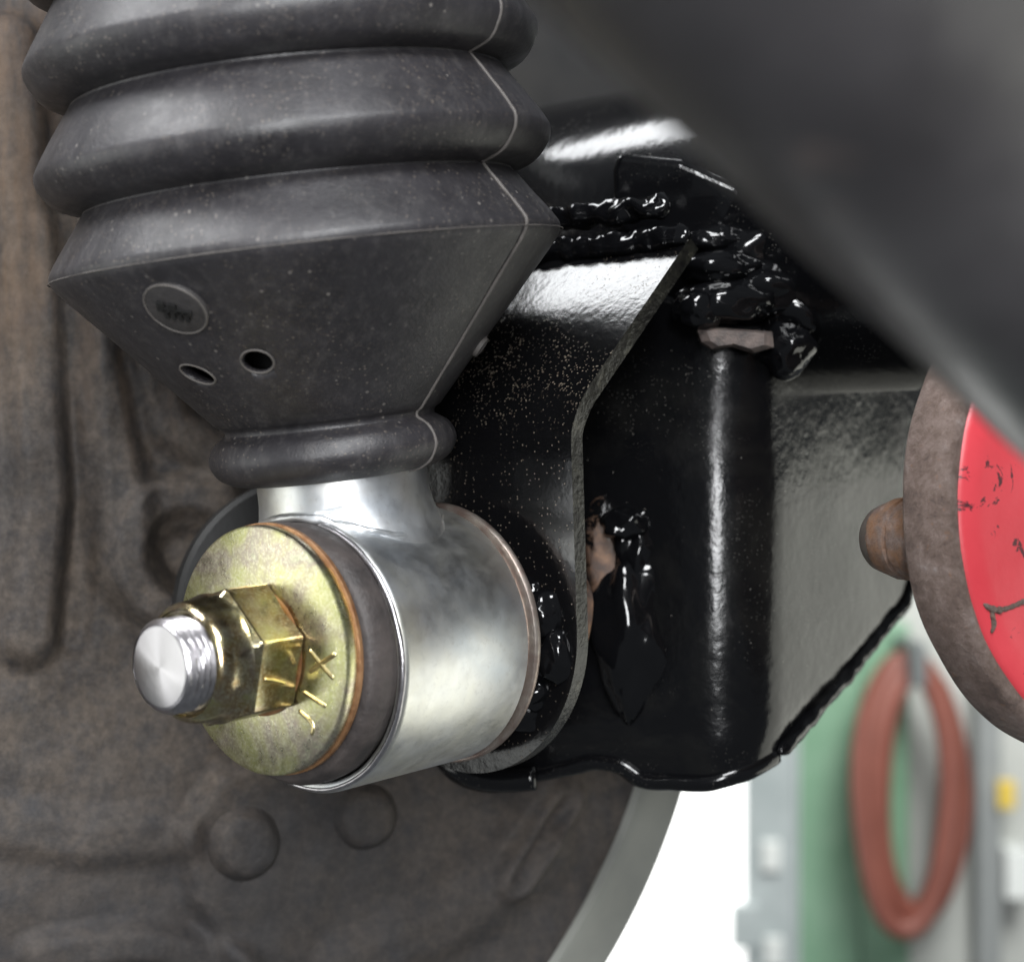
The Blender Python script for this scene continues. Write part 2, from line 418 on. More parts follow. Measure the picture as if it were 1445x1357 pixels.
bp = thing('brake_backing_plate', QB+V((0, 0, -RB)), 'large round dusty brown stamped brake backing plate behind the silver damper eye', 'backing plate')
n1, n2 = 150, 360; vs_, fs = [], []
for j in range(n1+1):
    r = (RB-13.5)*j/n1
    for i in range(n2):
        th = 2*math.pi*i/n2; u, v = r*math.cos(th), r*math.sin(th)
        vs_.append(QB+BX*u+BZ*v+NB*b_height(u, v)*1.5)
for j in range(n1):
    for i in range(n2):
        i2 = (i+1) % n2; fs.append((j*n2+i, j*n2+i2, (j+1)*n2+i2, (j+1)*n2+i))
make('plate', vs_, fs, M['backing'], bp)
rimp = [(0, RB-15), (5.0, RB-14.5), (6.2, RB-13.2), (6.0, RB-11), (3.5, RB-6.5), (2.8, RB-3), (2.0, RB-0.8), (0.5, RB), (-14, RB), (-14, RB-15)]
v, f = lathe(rimp, QB, NB, 256, closed=True); tag(make('rim', v, f, M['drum'], bp, auto=30), 'smooth grey green rim of the plate')
for (px, py, rr) in ((340, 1186, 6.6), (507, 1148, 6.2)):
    u, v = b_uv(px, py); c = QB+BX*u+BZ*v+NB*(b_height(u, v)*1.5-0.2)
    prof = [(-2, rr+2.4), (0.2, rr+1.2), (1.2, rr+0.5), (3.0, rr-0.3), (3.7, rr-1.2), (4.0, rr-3), (3.8, 1), (3.8, 0)]
    v, f = lathe(prof, c, NB, 48, jitter=lambda t, th: 0.25*noise.noise(V((t, math.cos(th)*1.4, math.sin(th)*1.4+px))))
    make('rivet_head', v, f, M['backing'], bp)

# ------------------------------------------------------------------ rear axle: tube, bracket, mounting plate, welds
ax = thing('rear_axle', P(1000, 900, 70), 'glossy black painted axle tube and welded damper bracket behind the silver eye', 'axle')
TUBE_C = P(1073, 294, 65.3)+V((0, 4, -4))+A*9; TR = 36
v, f = lathe([(-75, 0), (-75, TR), (120, TR), (120, 0)], TUBE_C, H, 160)
make('axle_tube', v, f, M['black'], ax, auto=50)
# upright gusset added in front of the tube to cut off its highlight
gz = [(872, 218), (900, 222), (960, 228), (1040, 262), (1090, 330), (1060, 365), (985, 352), (930, 335), (880, 332), (866, 290), (864, 240)]
gq = P(940, 270, 44); gn = V((-0.22, -0.92, -0.30)).normalized()
gf = [on_plane(x, y, gq, gn) for x, y in gz]; n = len(gf)
vs_ = gf+[q-gn*4 for q in gf]
go = make('mask_plate', vs_, [tuple(range(n)), tuple(range(n, 2*n))]+[(i, (i+1) % n, n+(i+1) % n, n+i) for i in range(n)], M['black'], ax, smooth=False)
bevel(go, 1.2, 3, 50)
# round flange at the wheel end of the axle, in front of the backing plate
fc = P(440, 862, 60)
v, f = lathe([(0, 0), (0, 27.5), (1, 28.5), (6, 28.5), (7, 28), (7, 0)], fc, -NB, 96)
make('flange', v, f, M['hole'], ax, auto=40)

# mounting plate: U shaped foot, straight sides, bent top
PL0 = F+A*41.0+V((0, 0, 0.8))      # where the stud axis pierces the plate
HW = 29.0; BEND_S = 35.5; BR = 16.0; PHI = math.radians(40); TOP_S = 40.5+42; TH = 3.4
zax = V((0, 0, 1)); zax = (zax-A*zax.dot(A)).normalized()
def pl_pt(s, w, off):
    """s along the plate, w across (+ = towards camera right), off behind the front face"""
    L = BR*PHI
    if s < BEND_S: p = zax*s; nrm = A
    elif s < BEND_S+L:
        q = (s-BEND_S)/BR; p = zax*(BEND_S+BR*math.sin(q))+A*(BR*(1-math.cos(q))); nrm = A*math.cos(q)-zax*math.sin(q)
    else:
        e = s-BEND_S-L; p = zax*(BEND_S+BR*math.sin(PHI)+e*math.cos(PHI))+A*(BR*(1-math.cos(PHI))+e*math.sin(PHI)); nrm = A*math.cos(PHI)-zax*math.sin(PHI)
    hh = H*w
    return PL0+p+hh+nrm*off
ss = [-HW*math.cos(q*math.pi/2/22) for q in range(23)]
ss[0] = -HW+0.01
ss += [BEND_S*q/8 for q in range(1, 9)]+[BEND_S+BR*PHI*q/8 for q in range(1, 9)]
s0 = BEND_S+BR*PHI; ss += [s0+(TOP_S-s0)*q/6 for q in range(1, 7)]
NWC = 20; vs_, fs = [], []
def hwid(s): return math.sqrt(max(0.02, HW*HW-s*s)) if s < 0 else HW
def flare(s): return 9.5*max(0, (s-BEND_S-1)/(TOP_S-BEND_S-1))
for off in (0, TH):
    for s in ss:
        w = hwid(s)
        for c in range(NWC+1): vs_.append(pl_pt(s, w*(2*c/NWC-1)+flare(s)*c/NWC, off))
ns = len(ss); W_ = NWC+1
for o_ in range(2):
    for j in range(ns-1):
        for c in range(NWC):
            b = o_*ns*W_+j*W_+c; fs.append((b, b+1, b+W_+1, b+W_))
efs = []
for j in range(ns-1):
    for c in (0, NWC):
        b = j*W_+c; fs.append((b, b+W_, b+W_+ns*W_, b+ns*W_)); efs.append(len(fs)-1)
for c in range(NWC):
    for j in (0, ns-1):
        b = j*W_+c; fs.append((b, b+1, b+1+ns*W_, b+ns*W_)); efs.append(len(fs)-1)
mp = make('mounting_plate', vs_, fs, M['dusty'], ax, auto=50)
mp.data.materials.append(M['edge'])
for p_ in mp.data.polygons:
    if p_.index in set(efs): p_.material_index = 1
bevel(mp, 0.9, 3, 55)

# pressed bracket: front face, big rounded corner, receding side face
nf = V((-0.35, -0.937, 0)); nside = V((0.80, -0.60, 0))
c0 = P(984, 0, 43); c0.z = 0
RC = 16.0; cc = c0-nf*RC
a0 = math.atan2(nf.y, nf.x); a1 = math.atan2(nside.y, nside.x)
sec = []                                   # (point, outward normal)
df = V((-nf.y, nf.x, 0))                   # rightwards along the front face
for q in range(15): sec.append((c0-df*(46*(1-q/14)), nf))
for q in range(1, 15):
    th = a0+(a1-a0)*q/14; sec.append((cc+V((math.cos(th), math.sin(th), 0))*RC, V((math.cos(th), math.sin(th), 0))))
ds = V((-nside.y, nside.x, 0)); e0 = sec[-1][0]
for q in range(1, 13): sec.append((e0+ds*(72*q/12), nside))
def px_of(p): return 722.5+p.x/((D0+p.y)/D0*K0)
def z_of(py, p): return (678.5-py)*(D0+p.y)/D0*K0
def interp(x, tab):
    if x <= tab[0][0]: return tab[0][1]
    for (x0, y0), (x1, y1) in zip(tab, tab[1:]):
        if x <= x1: return y0+(y1-y0)*(x-x0)/(x1-x0)
    return tab[-1][1]
BOT = [(640, 1092), (700, 1106), (755, 1100), (800, 1090), (835, 1082), (868, 1085), (885, 1100), (905, 1110), (1000, 1112), (1060, 1098), (1110, 1072), (1200, 965), (1282, 862), (1292, 820), (1320, 780)]
TOP = [(640, 420), (900, 400), (1000, 440), (1120, 455), (1200, 480), (1290, 520)]
vs_, fs = [], []; NZ = 40; m = len(sec)
for (p, nr) in sec:
    x = px_of(p); zb = z_of(interp(x, BOT), p); zt = z_of(interp(x, TOP), p)
    for k in range(NZ+1):
        t = k/NZ; z = zb+(zt-zb)*t
        wav = 0.5*noise.noise(V((p.x*0.05, p.y*0.05, z*0.05)))
        out = -1.6*max(0, 1-t*12)            # edge rolls under
        vs_.append(V((p.x, p.y, z))+nr*(wav+out))
for i in range(m-1):
    for k in range(NZ):
        b = i*(NZ+1)+k; fs.append((b, b+NZ+1, b+NZ+2, b+1))
bo = make('pressed_bracket', vs_, fs, M['black'], ax)
bo.data.materials[0] = M['bracket']
so = bo.modifiers.new('solid', 'SOLIDIFY'); so.thickness = 3.0*MM; so.offset = -1
# rolled lower lip and weld along the rising side edge
lip = []
for (p, nr) in sec[:-12]:
    x = px_of(p); lip.append(V((p.x, p.y, z_of(interp(x, BOT), p)+1.0))-nr*2.2)
v, f = tube(resample(spline(lip, 4), 1.0), lambda i, th: 2.0+0.35*noise.noise(V((i*0.12, math.cos(th), math.sin(th)))), 14)
make('lower_lip', v, f, M['black'], ax)
sw = []
for (p, nr) in sec[-14:]:
    x = px_of(p); sw.append(V((p.x, p.y, z_of(interp(x, BOT), p)+2.4))-nr*0.5)
weld('weld_bead', [q for q in sw], 1.7, M['bracket'], ax, 6.0, 3, 0.35, 0.06)
# second lip of the bracket behind the plate foot
lp = [P(628, 1068, 56), P(650, 1088, 54), P(690, 1100, 52), P(760, 1098, 50)]
v, f = tube(resample(spline(lp, 8), 1.0), lambda i, th: 2.6+0.4*noise.noise(V((i*0.1, math.cos(th), math.sin(th)+4))), 14)
make('lower_lip', v, f, M['black'], ax)

# weld beads and lumps
top = [pl_pt(TOP_S-0.5, w, -1.0) for w in (39, 28, 14, -2, -16, -29)]
weld('weld_bead', top, 2.4, M['wet'], ax, 3.8, 1, 0.5, 0.10)
top2 = [pl_pt(TOP_S+5, w, -4.2) for w in (34, 22, 8, -8, -22)]
weld('weld_bead', top2, 2.5, M['wet'], ax, 4.6, 5, 0.6, 0.10)
for i, (px, py, sz) in enumerate([(771, 868, (3.6, 2.6, 3.8)), (752, 925, (3.2, 2.6, 3.4)), (786, 925, (2.6, 2.2, 4.0)), (752, 975, (3.6, 2.4, 3.0)), (745, 835, (2.6, 2.0, 2.6)), (738, 1010, (3.6, 2.0, 2.2))]):
    blob('weld_lump', on_plane(px, py, PL0, A), V(sz)*1.3, M['wet'], ax, i+20, 0.25, 1.2)
blob('weld_lump', P(893, 893, 49), (8.0, 5.0, 17), M['wet'], ax, 51, 0.26, 1.5)
blob('weld_lump', P(902, 765, 49.5), (5.5, 4.0, 8), M['wet'], ax, 57, 0.34, 1.7)
tag(blob('rust_patch', P(868, 772, 51), (6.5, 2.0, 15), M['rustpaint'], ax, 54, 0.15, 1.2), 'patch of brown rust breaking through the black paint')
v, f = lathe([(0, 0), (0, 14.5), (18, 16.5), (18, 0)], PL0+A*TH+V((0, 0, 1)), A, 64, jitter=lambda t, th: 0.8*noise.noise(V((t*0.1, math.cos(th)*2, math.sin(th)*2))))
make('spacer', v, f, M['rustpaint'], ax, auto=50)
for i, (px, py, y, sz) in enumerate([(1008, 378, 38, (7.0, 4.5, 3.0)), (1025, 425, 39, (8.0, 5, 4.0)), (1108, 490, 44, (5.0, 4.5, 5.0)), (985, 436, 38, (4.5, 4, 3.5)),
                                     (1075, 405, 43, (10, 6, 5)), (880, 740, 48, (4, 4, 3)), (1060, 355, 45, (8, 6, 5)), (1120, 440, 46, (7, 6, 5)),
                                     (1010, 338, 42, (5, 4, 2.6))]):
    blob('weld_lump', P(px, py, y), V(sz)*1.2, M['wet'], ax, i+2, 0.24, 1.4)
# flake of scale below the weld
fl = [P(x, y, 37.5) for x, y in ((984, 465), (1005, 462), (1050, 465), (1090, 468), (1092, 490), (1065, 497), (1035, 488), (1005, 492), (990, 482))]
mid = sum(fl, V((0, 0, 0)))/len(fl)
vs_ = fl+[p.lerp(mid, 0.25)+V((0, -1.3, 0)) for p in fl]+[p+V((0, 3, 0)) for p in fl]; n = len(fl)
fs = [tuple(range(n, 2*n))]+[(i, (i+1) % n, n+(i+1) % n, n+i) for i in range(n)]+[(i, 2*n+i, 2*n+(i+1) % n, (i+1) % n) for i in range(n)]
tag(make('scale_flake', vs_, fs, M['flake'], ax, smooth=False), 'pinkish grey flake of rust scale')

# ------------------------------------------------------------------ damper: boot, collar, eye
sh = thing('damper', EYE-V((0, 0, 24)), 'damper with black ribbed rubber boot and silver zinc plated lower eye', 'damper')
ctrl = [(31.2, 16.0), (31.6, 18.6), (33.2, 21.3), (36, 22.6), (38.8, 21.6), (40.3, 19.6), (40.8, 19.2), (41.6, 19.4), (42.2, 20.4)]
prof = [(p.x, p.y) for p in spline([V((a, b, 0)) for a, b in ctrl], 6)]
def add(c, per=6):
    global prof
    prof += [(p.x, p.y) for p in spline([V((a, b, 0)) for a, b in c], per)][1:]
add([(42.2, 20.4), (66.6, 42.6)], 14)
add([(66.6, 42.6), (68.6, 44.4), (70.2, 45.6), (71.8, 46.0), (73.3, 45.3), (75.2, 44.0), (78, 41.9), (82.6, 38.6)])
for base, rr in ((82.6, 46.2), (101.0, 45.8), (119.6, 45.0), (138, 44.4)):
    add([(base, 38.6), (base+0.3, 40.0), (base+1.5, 43.2), (base+4.0, rr-0.7), (base+6.2, rr), (base+8.0, rr-0.6), (base+12, rr-3.1), (base+18.4, 38.6)])
inner = [(prof[-1][0], 36.0), (75, 36), (70, 42), (43.5, 17.5), (31.4, 15.2)]
def bj(t, th): return 0.30*noise.noise(V((t*0.03, math.cos(th)*1.6, math.sin(th)*1.6)))
v, f = lathe(prof+inner, BO, U, 288, closed=True, jitter=bj, ref=V((0, -1, 0)))
boot = make('boot', v, f, M['rubber'], sh)
def boot_r(t):
    if t <= prof[0][0] or t >= prof[-1][0]: return 0
    for (t0, r0), (t1, r1) in zip(prof, prof[1:]):
        if t0 <= t <= t1: return r0+(r1-r0)*(t-t0)/max(1e-6, t1-t0)
    return 0
def boot_hit(px, py):
    r = ray(px, py); d = 220
    while d < 360:
        p = CAM+r*d; q = p-BO; t = q.dot(U); rr = (q-U*t).length
        if rr < boot_r(t): break
        d += 0.1
    rad = (q-U*t).normalized()
    sl = (boot_r(t+0.5)-boot_r(t-0.5)); nrm = (rad-U*sl).normalized()
    return p, nrm, t, rad
def cutter(c, nrm, rx, rz, depth, up):
    e = (up-nrm*up.dot(nrm)).normalized(); s_ = nrm.cross(e); vv, ff = [], []; n = 24
    for off in (-depth, 3):
        for i in range(n): vv.append(c+nrm*off+s_*(rx*math.cos(2*math.pi*i/n))+e*(rz*math.sin(2*math.pi*i/n)))
    for i in range(n): ff.append((i, (i+1) % n, n+(i+1) % n, n+i))
    ff += [tuple(range(n-1, -1, -1)), tuple(range(n, 2*n))]
    return make('cutter', vv, ff, M['hole'])
cuts = []; lips = []
for (px, py, rx, rz, rot) in ((279, 528, 3.2, 1.6, 0.36), (363, 510, 2.6, 1.9, 0.0)):
    p, nrm, t, rad = boot_hit(px, py)
    up = U*math.cos(rot)+U.cross(nrm)*math.sin(rot)
    ax_ = (rad*0.6-U*0.12-ray(px, py)*0.5).normalized(); up = U*math.cos(rot)+U.cross(ax_)*math.sin(rot)
    cuts.append(cutter(p, ax_, rx, rz, 10, up)); lips.append((p, nrm, rx, rz, up))
boolean_cut(boot, cuts)
for (p, nrm, rx, rz, up) in lips:
    e = (up-nrm*up.dot(nrm)).normalized(); s_ = nrm.cross(e); fz = 1.28
    path = [p+nrm*0.02+s_*((rx+0.2)*math.cos(2*math.pi*i/32))+e*((rz*fz+0.2)*math.sin(2*math.pi*i/32)) for i in range(33)]
    v, f = tube(path, 0.2, 8, False); make('hole_lip', v, f, M['flash'], boot)
# moulding seams on the boot
_, _, _, srad = boot_hit(668, 450)
sd = (srad-U*srad.dot(U)).normalized()
def seam_path(i0, i1): return [BO+U*prof[i][0]+sd*(prof[i][1]+0.05) for i in range(i0, i1)]
v, f = tube(seam_path(0, len(prof)), lambda i, th: 0.34*(1+0.35*noise.noise(V((i*0.5, 0, th)))), 8)
make('mould_seam', v, f, M['flash'], boot)
rp = [(BO+U*70.9+(sd*math.cos(q)+U.cross(sd)*math.sin(q))*46.25) for q in [2*math.pi*i/160 for i in range(161)]]
v, f = tube(rp, lambda i, th: 0.10+0.08*noise.noise(V((i*0.3, 0, 0))), 6, False); make('mould_seam', v, f, M['flash'], boot)
# round emblem with a comb-like mark
p, nrm, t, rad = boot_hit(249, 434)
e = (U-nrm*U.dot(nrm)).normalized(); s_ = e.cross(nrm)
v, f = lathe([(-0.4, 5.6), (0.38, 5.5), (0.5, 5.2), (0.5, 0)], p, nrm, 48); em = make('emblem', v, f, m_plain('smooth_rubber', (0.030, 0.028, 0.029), (0.055, 0.051, 0.051), 400, 0.5, 0.4), boot, auto=30)
v, f = tube([p+nrm*0.42+(e*math.cos(q)+s_*math.sin(q))*5.35 for q in [2*math.pi*i/64 for i in range(65)]], 0.22, 6, False)
make('emblem_edge', v, f, M['flash'], boot)
vv, ff = [], []
def bar(c, dx, dy, w, h, z0=0.45, z1=1.05):
    b = len(vv)
    for z in (z0, z1):
        for (a_, b_) in ((-1, -1), (1, -1), (1, 1), (-1, 1)):
            vv.append(p+nrm*z+s_*(c[0]+a_*w/2*dx+b_*h/2*-dy)+e*(c[1]+a_*w/2*dy+b_*h/2*dx))
    ff.extend([(b, b+1, b+2, b+3), (b+4, b+5, b+6, b+7)]+[(b+i, b+(i+1) % 4, b+4+(i+1) % 4, b+4+i) for i in range(4)])
cs, sn = math.cos(-0.35), math.sin(-0.35)
bar((0, 0), cs, sn, 6.0, 0.8)
for q in (-1.6, -0.4, 0.8, 2.0): bar((q*cs-(-0.9)*sn, q*sn+(-0.9)*cs), cs, sn, 0.7, 2.0)
for q in (-2.2, -0.2): bar((q*cs-0.9*sn, q*sn+0.9*cs), cs, sn, 1.3, 1.2)
make('emblem_mark', vv, ff, M['hole'], boot, smooth=False)
# small round moulded stud on the dark side
p, nrm, t, rad = boot_hit(676, 488)
v, f = lathe([(-0.3, 2.2), (0.7, 2.0), (0.8, 1.5), (0.3, 1.2), (0.3, 0)], p, nrm, 32); make('moulded_stud', v, f, M['flash'], boot, auto=40)

v, f = lathe([(33, 13.5), (150, 13.5), (150, 40), (152, 40), (152, 0)], BO, U, 64)  # wide top disc added to shut light out of the boot
make('damper_body', v, f, M['hole'], sh, auto=40)
# collar and eye
v, f = lathe([(15, 19.0), (19, 18.2), (22.5, 16.9), (25, 16.0), (27.5, 15.7), (33.5, 15.6), (33.5, 13), (15, 13)], BO+V((1.0, 0, 0)), U, 128, closed=True)
col = make('collar', v, f, M['zinc'], sh, auto=40)
def hit_cyl(px, py, c, a_, R):
    r = ray(px, py); d = 220
    while d < 380:
        q = CAM+r*d-c; t = q.dot(a_); w = q-a_*t
        if w.length < R: return CAM+r*d, w.normalized()
        d += 0.05
p, nrm = hit_cyl(463, 722, BO+V((1.0, 0, 0)), U, 16.2)
e = U; s_ = e.cross(nrm).normalized(); vv = []
for off in (-1.5, 3):
    for (a_, b_) in ((-2.6, -0.5), (2.6, -0.2), (2.6, 0.8), (-2.6, 0.2)): vv.append(p+nrm*off+s_*a_+e*b_)
cu = make('cutter', vv, [(3, 2, 1, 0), (4, 5, 6, 7)]+[(i, (i+1) % 4, 4+(i+1) % 4, 4+i) for i in range(4)], M['hole'], smooth=False)
boolean_cut(col, [cu])
RE = 24.4
sp = [(0.0, 22.6), (-0.25, 23.2), (0.0, 23.9), (0.6, RE-0.05), (1.2, RE), (32.4, RE), (33.0, RE-0.5), (33.0, 22.4)]
v, f = lathe(sp, F, A, 192, closed=True); make('eye_sleeve', v, f, M['zinc'], sh, auto=50)
# bright worn front edge of the sleeve
v, f = tube([F+A*0.15+(H*math.cos(q)+A.cross(H)*math.sin(q))*(RE-0.75) for q in [2*math.pi*i/128 for i in range(129)]], lambda i, th: 0.55+0.12*noise.noise(V((i*0.3, th, 0))), 8, False)
make('eye_rim', v, f, M['steel'], sh)
bp_ = [(-5.2, 8), (-5.2, 21.6), (-4.6, 22.2), (-3.2, 22.9), (-1.0, 23.1), (1.5, 22.8), (1.5, 8)]
v, f = lathe(bp_, F+(W0-(F-A*8))*0.35, A, 128, closed=True, jitter=lambda t, th: 0.12*noise.noise(V((t*0.4, math.cos(th)*5, math.sin(th)*5))))
make('rubber_bushing', v, f, M['bush'], sh)
v, f = lathe([(33.5, 8), (33.5, RE-1.2), (34.0, RE-1.2), (34.1, RE+0.3), (34.5, RE+0.6), (35.3, RE+0.6), (35.7, RE+0.3), (35.7, 15), (41, 15), (41, 8)], F, A, 160, closed=True)
make('rear_ring', v, f, M['ring'], sh, auto=40)
# weld where collar meets eye
_, ce1, ce2 = frame(U, V((0, -1, 0)))
def inter(psi, rc=16.8):
    b = BO+V((1.0, 0, 0))+(ce1*math.cos(psi)+ce2*math.sin(psi))*rc; t = 8.0
    while t < 40:
        q = b+U*t-F; w = q-A*q.dot(A)
        if w.length > RE: break
        t += 0.1
    return b+U*t
wp = [inter(math.radians(d)) for d in range(-180, 181, 12)]
weld('collar_weld', wp, 0.9, M['zinc'], sh, 2.2, 4, 0.4, 0.06)

# ------------------------------------------------------------------ washer, nut, stud
wa = thing('washer', W0-V((0, 0, 21.5)), 'large round yellow zinc plated washer pressed against the damper eye', 'washer')
RW = 21.6
v, f = lathe([(0, 7.8), (0, RW-0.5), (0.2, RW-0.1), (0.6, RW), (1.9, RW), (2.3, RW-0.3), (2.3, 7.8)], W0, A, 160, closed=True)
make('disc', v, f, M['yellow'], wa, auto=40)
v, f = lathe([(2.3, 9), (2.3, RW-0.1), (2.6, RW+0.3), (3.3, RW+0.3), (3.5, RW), (3.5, 9)], W0, A, 160, closed=True)
tag(make('backing_ring', v, f, M['brown'], wa, auto=40), 'rusty brown ring behind the washer')
WN = -A
for pts in (((436, 916), (453, 937), (471, 958)), ((436, 948), (456, 934), (475, 921)), ((427, 975), (444, 986), (461, 997)), ((421, 1002), (436, 1015), (442, 1026), (439, 1039))):
    path = resample(spline([on_plane(x, y, W0, A)+A*0.28 for x, y in pts], 8), 0.25)
    v, f = tube(path, lambda i, th, n=len(path): 0.56*math.sqrt(min(1, (min(i, n-1-i)+0.6)/2)), 8)
    make('stamped_mark', v, f, M['brass'], wa)

st = thing('mounting_stud', W0-A*22-V((0, 0, 7)), 'bright bare steel threaded stud end sticking out of the yellow nut', 'stud')
NUT_L = 11.0; COLR = 4.6
tip = 21.5; R0 = 8.0
tp = [(40, 6.2)]
v, f = [], []
# thread: helical ridge as a modulated lathe
nseg, pitch = 72, 1.3; rows = []
t = 6.0
path_t = [tip-0.14*i for i in range(int((tip-6)/0.14))]
vs_, fs = [], []
a_, e1, e2 = frame(A, H)
for j, tt in enumerate(path_t):
    for i in range(nseg):
        th = 2*math.pi*i/nseg
        ph = ((tt/pitch)+i/nseg) % 1.0
        r = R0-0.85*abs(2*ph-1)
        ch = R0-1.0+(tip-tt)*0.9          # chamfered lead
        r = min(r, ch)
        vs_.append(W0-A*tt+(e1*math.cos(th)+e2*math.sin(th))*r)
for j in range(len(path_t)-1):
    for i in range(nseg):
        i2 = (i+1) % nseg; fs.append((j*nseg+i, j*nseg+i2, (j+1)*nseg+i2, (j+1)*nseg+i))
make('thread', vs_, fs, M['steel'], st, auto=24)
def m_turned():
    g = G('turned_face')
    sx = g.n('SeparateXYZ', {'Vector': g.n('VectorMath', {0: g.n('NewGeometry').outputs['Position'], 1: tuple((W0-A*tip)*MM)}, operation='SUBTRACT').outputs[0]})
    d = g.n('VectorMath', {0: g.n('NewGeometry').outputs['Position'], 1: tuple((W0-A*tip)*MM)}, operation='DISTANCE').outputs['Value']
    w = g.n('TexNoise', {'W': g.math('MULTIPLY', d, 9000.0), 'Scale': 1.0, 'Detail': 2}, noise_dimensions='1D').outputs['Fac']
    tg = g.n('VectorMath', {0: tuple(A), 1: g.n('VectorMath', {0: g.n('NewGeometry').outputs['Position'], 1: tuple((W0-A*tip)*MM)}, operation='SUBTRACT').outputs[0]}, operation='CROSS_PRODUCT').outputs[0]
    g.set(g.b, 'Tangent', g.n('VectorMath', {0: tg}, operation='NORMALIZE').outputs[0])
    return g.p(color=(0.60, 0.585, 0.60), metal=1.0, rough=0.36, aniso=0.85, normal=g.bump(g.math('ADD', w, g.noise(900, 4)), 0.15, 0.06))
v, f = lathe([(-tip-0.02, 0.0), (-tip-0.02, 0.5), (-tip-0.0, 0.8), (-tip-0.05, 6.4), (-tip+0.1, 6.85), (-tip+0.35, 7.2)], W0, A, 72)
make('turned_end', v, f, m_turned(), st, auto=40)

nu = thing('lock_nut', W0-A*6-V((0, 0, 11)), 'gold zinc plated hexagon lock nut tightened on the yellow washer', 'nut')
RX = 12.3; vs_, fs = [], []
hexa = [math.radians(-15+60*i) for i in range(6)]
for (t, sc) in ((0.35, 0.95), (0.35, 1.0), (NUT_L-1.4, 1.0), (NUT_L, 0.88), (NUT_L, 0.5)):
    for th in hexa: vs_.append(W0-A*t+(e1*math.cos(th)+e2*math.sin(th))*(RX*sc))
for j in range(4):
    for i in range(6): fs.append((j*6+i, j*6+(i+1) % 6, (j+1)*6+(i+1) % 6, (j+1)*6+i))
hx = make('hexagon', vs_, fs, M['nut'], nu, smooth=False); bevel(hx, 0.35, 2, 20)
# round seat of the nut on the washer
v, f = lathe([(0.1, 8.5), (-0.5, 11.2), (-0.5, 8.5)], W0, A, 64, closed=True); make('seat', v, f, M['brown'], nu, auto=30)
t0 = NUT_L
cp = [(-t0+0.3, 11.0), (-t0-0.6, 10.4), (-t0-3.2, 10.3), (-t0-4.6, 10.1), (-t0-5.6, 9.6), (-t0-6.0, 8.9), (-t0-5.6, 8.3), (-t0-4.4, 8.0), (-t0, 8.0)]
v, f = lathe(cp, W0, A, 96, jitter=lambda t, th: 0.12*noise.noise(V((t*0.5, math.cos(th)*3, math.sin(th)*3))))
make('crimped_collar', v, f, M['nut'], nu, auto=50)
# witness mark on the nut flat
fn = e1*math.cos(hexa[0]-math.radians(30))+e2*math.sin(hexa[0]-math.radians(30))
for sgn in (1, -1):
    fn_ = e1*math.cos(hexa[0]-sgn*math.radians(30))+e2*math.sin(hexa[0]-sgn*math.radians(30))
    if fn_.z < 0: fn = fn_
q0 = W0+fn*(RX*math.cos(math.pi/6))
path = resample(spline([on_plane(x, y, q0, fn) for x, y in ((373, 958), (388, 960), (402, 964))], 6), 0.25)
v, f = tube(path, 0.34, 8); make('witness_mark', v, f, M['brass'], nu)

# ------------------------------------------------------------------ rusty cup with red face, bolt
ND = V((0.57, -0.82, 0.03)).normalized()
DC = P(1572, 716, 8); RD = 44.5
cu_ = thing('bushing_cup', DC-V((0, 0, RD)), 'thick rusty round steel cup with a red painted face', 'bushing cup')
pr = [(-11.5, 0), (-11.5, RD-2.5), (-11.0, RD-1.0), (-9.8, RD), (-1.5, RD), (-0.4, RD-0.5), (0, RD-1.6), (-0.2, RD-2.6), (-2, RD-3), (-2, 0)]
v, f = lathe(pr, DC, ND, 160, jitter=lambda t, th: (0.35*noise.noise(V((t*0.15, math.cos(th)*5, math.sin(th)*5)))))
make('rim', v, f, M['rust'], cu_, auto=50)
v, f = lathe([(-1.9, RD-2.5), (-0.8, RD-2.8), (0.2, RD-4), (0.6, RD-8), (0.6, 0)], DC, ND, 128)
tag(make('face', v, f, M['red'], cu_), 'chipped red painted face')
fq = DC+ND*0.35
for pts in (((1388, 852), (1402, 860), (1420, 858), (1448, 846)), ((1398, 861), (1402, 880), (1399, 893))):
    path = resample(spline([on_plane(x, y, fq, ND) for x, y in pts], 8), 0.4)
    v, f = tube(path, lambda i, th, n=len(path): (0.5+0.55*abs(noise.noise(V((i*0.25, pts[0][0], 0)))))*math.sqrt(min(1, (min(i, n-1-i)+0.5)/4)), 8)
    make('paint_crack', v, f, M['rust'], cu_)
bt = thing('rusty_bolt', P(1255, 756, 50)-V((0, 0, 8)), 'rusty bolt tip poking out from behind the red faced cup', 'bolt')
BA = -ND; lft = V((0, 0, 1)).cross(ND).normalized(); lft = lft if lft.x < 0 else -lft
bc = DC-ND*8.5+lft*32.5; bc.z = (678.5-757)*0.1275
v, f = lathe([(-1, 7.4), (9.6, 7.4), (9.9, 6.9), (10.4, 6.9), (10.7, 7.4), (12.6, 7.3), (15.4, 6.5)], bc, BA, 64, jitter=lambda t, th: 0.2*noise.noise(V((t*0.4, math.cos(th)*3, math.sin(th)*3))))
make('shank', v, f, M['rustb'], bt, auto=40)
v, f = lathe([(15.2, 6.55), (17.2, 5.9), (18.0, 5.3), (18.2, 4.4), (18.2, 0)], bc, BA, 64)
tag(make('tip', v, f, M['ring'], bt, auto=40), 'worn grey tip of the bolt')

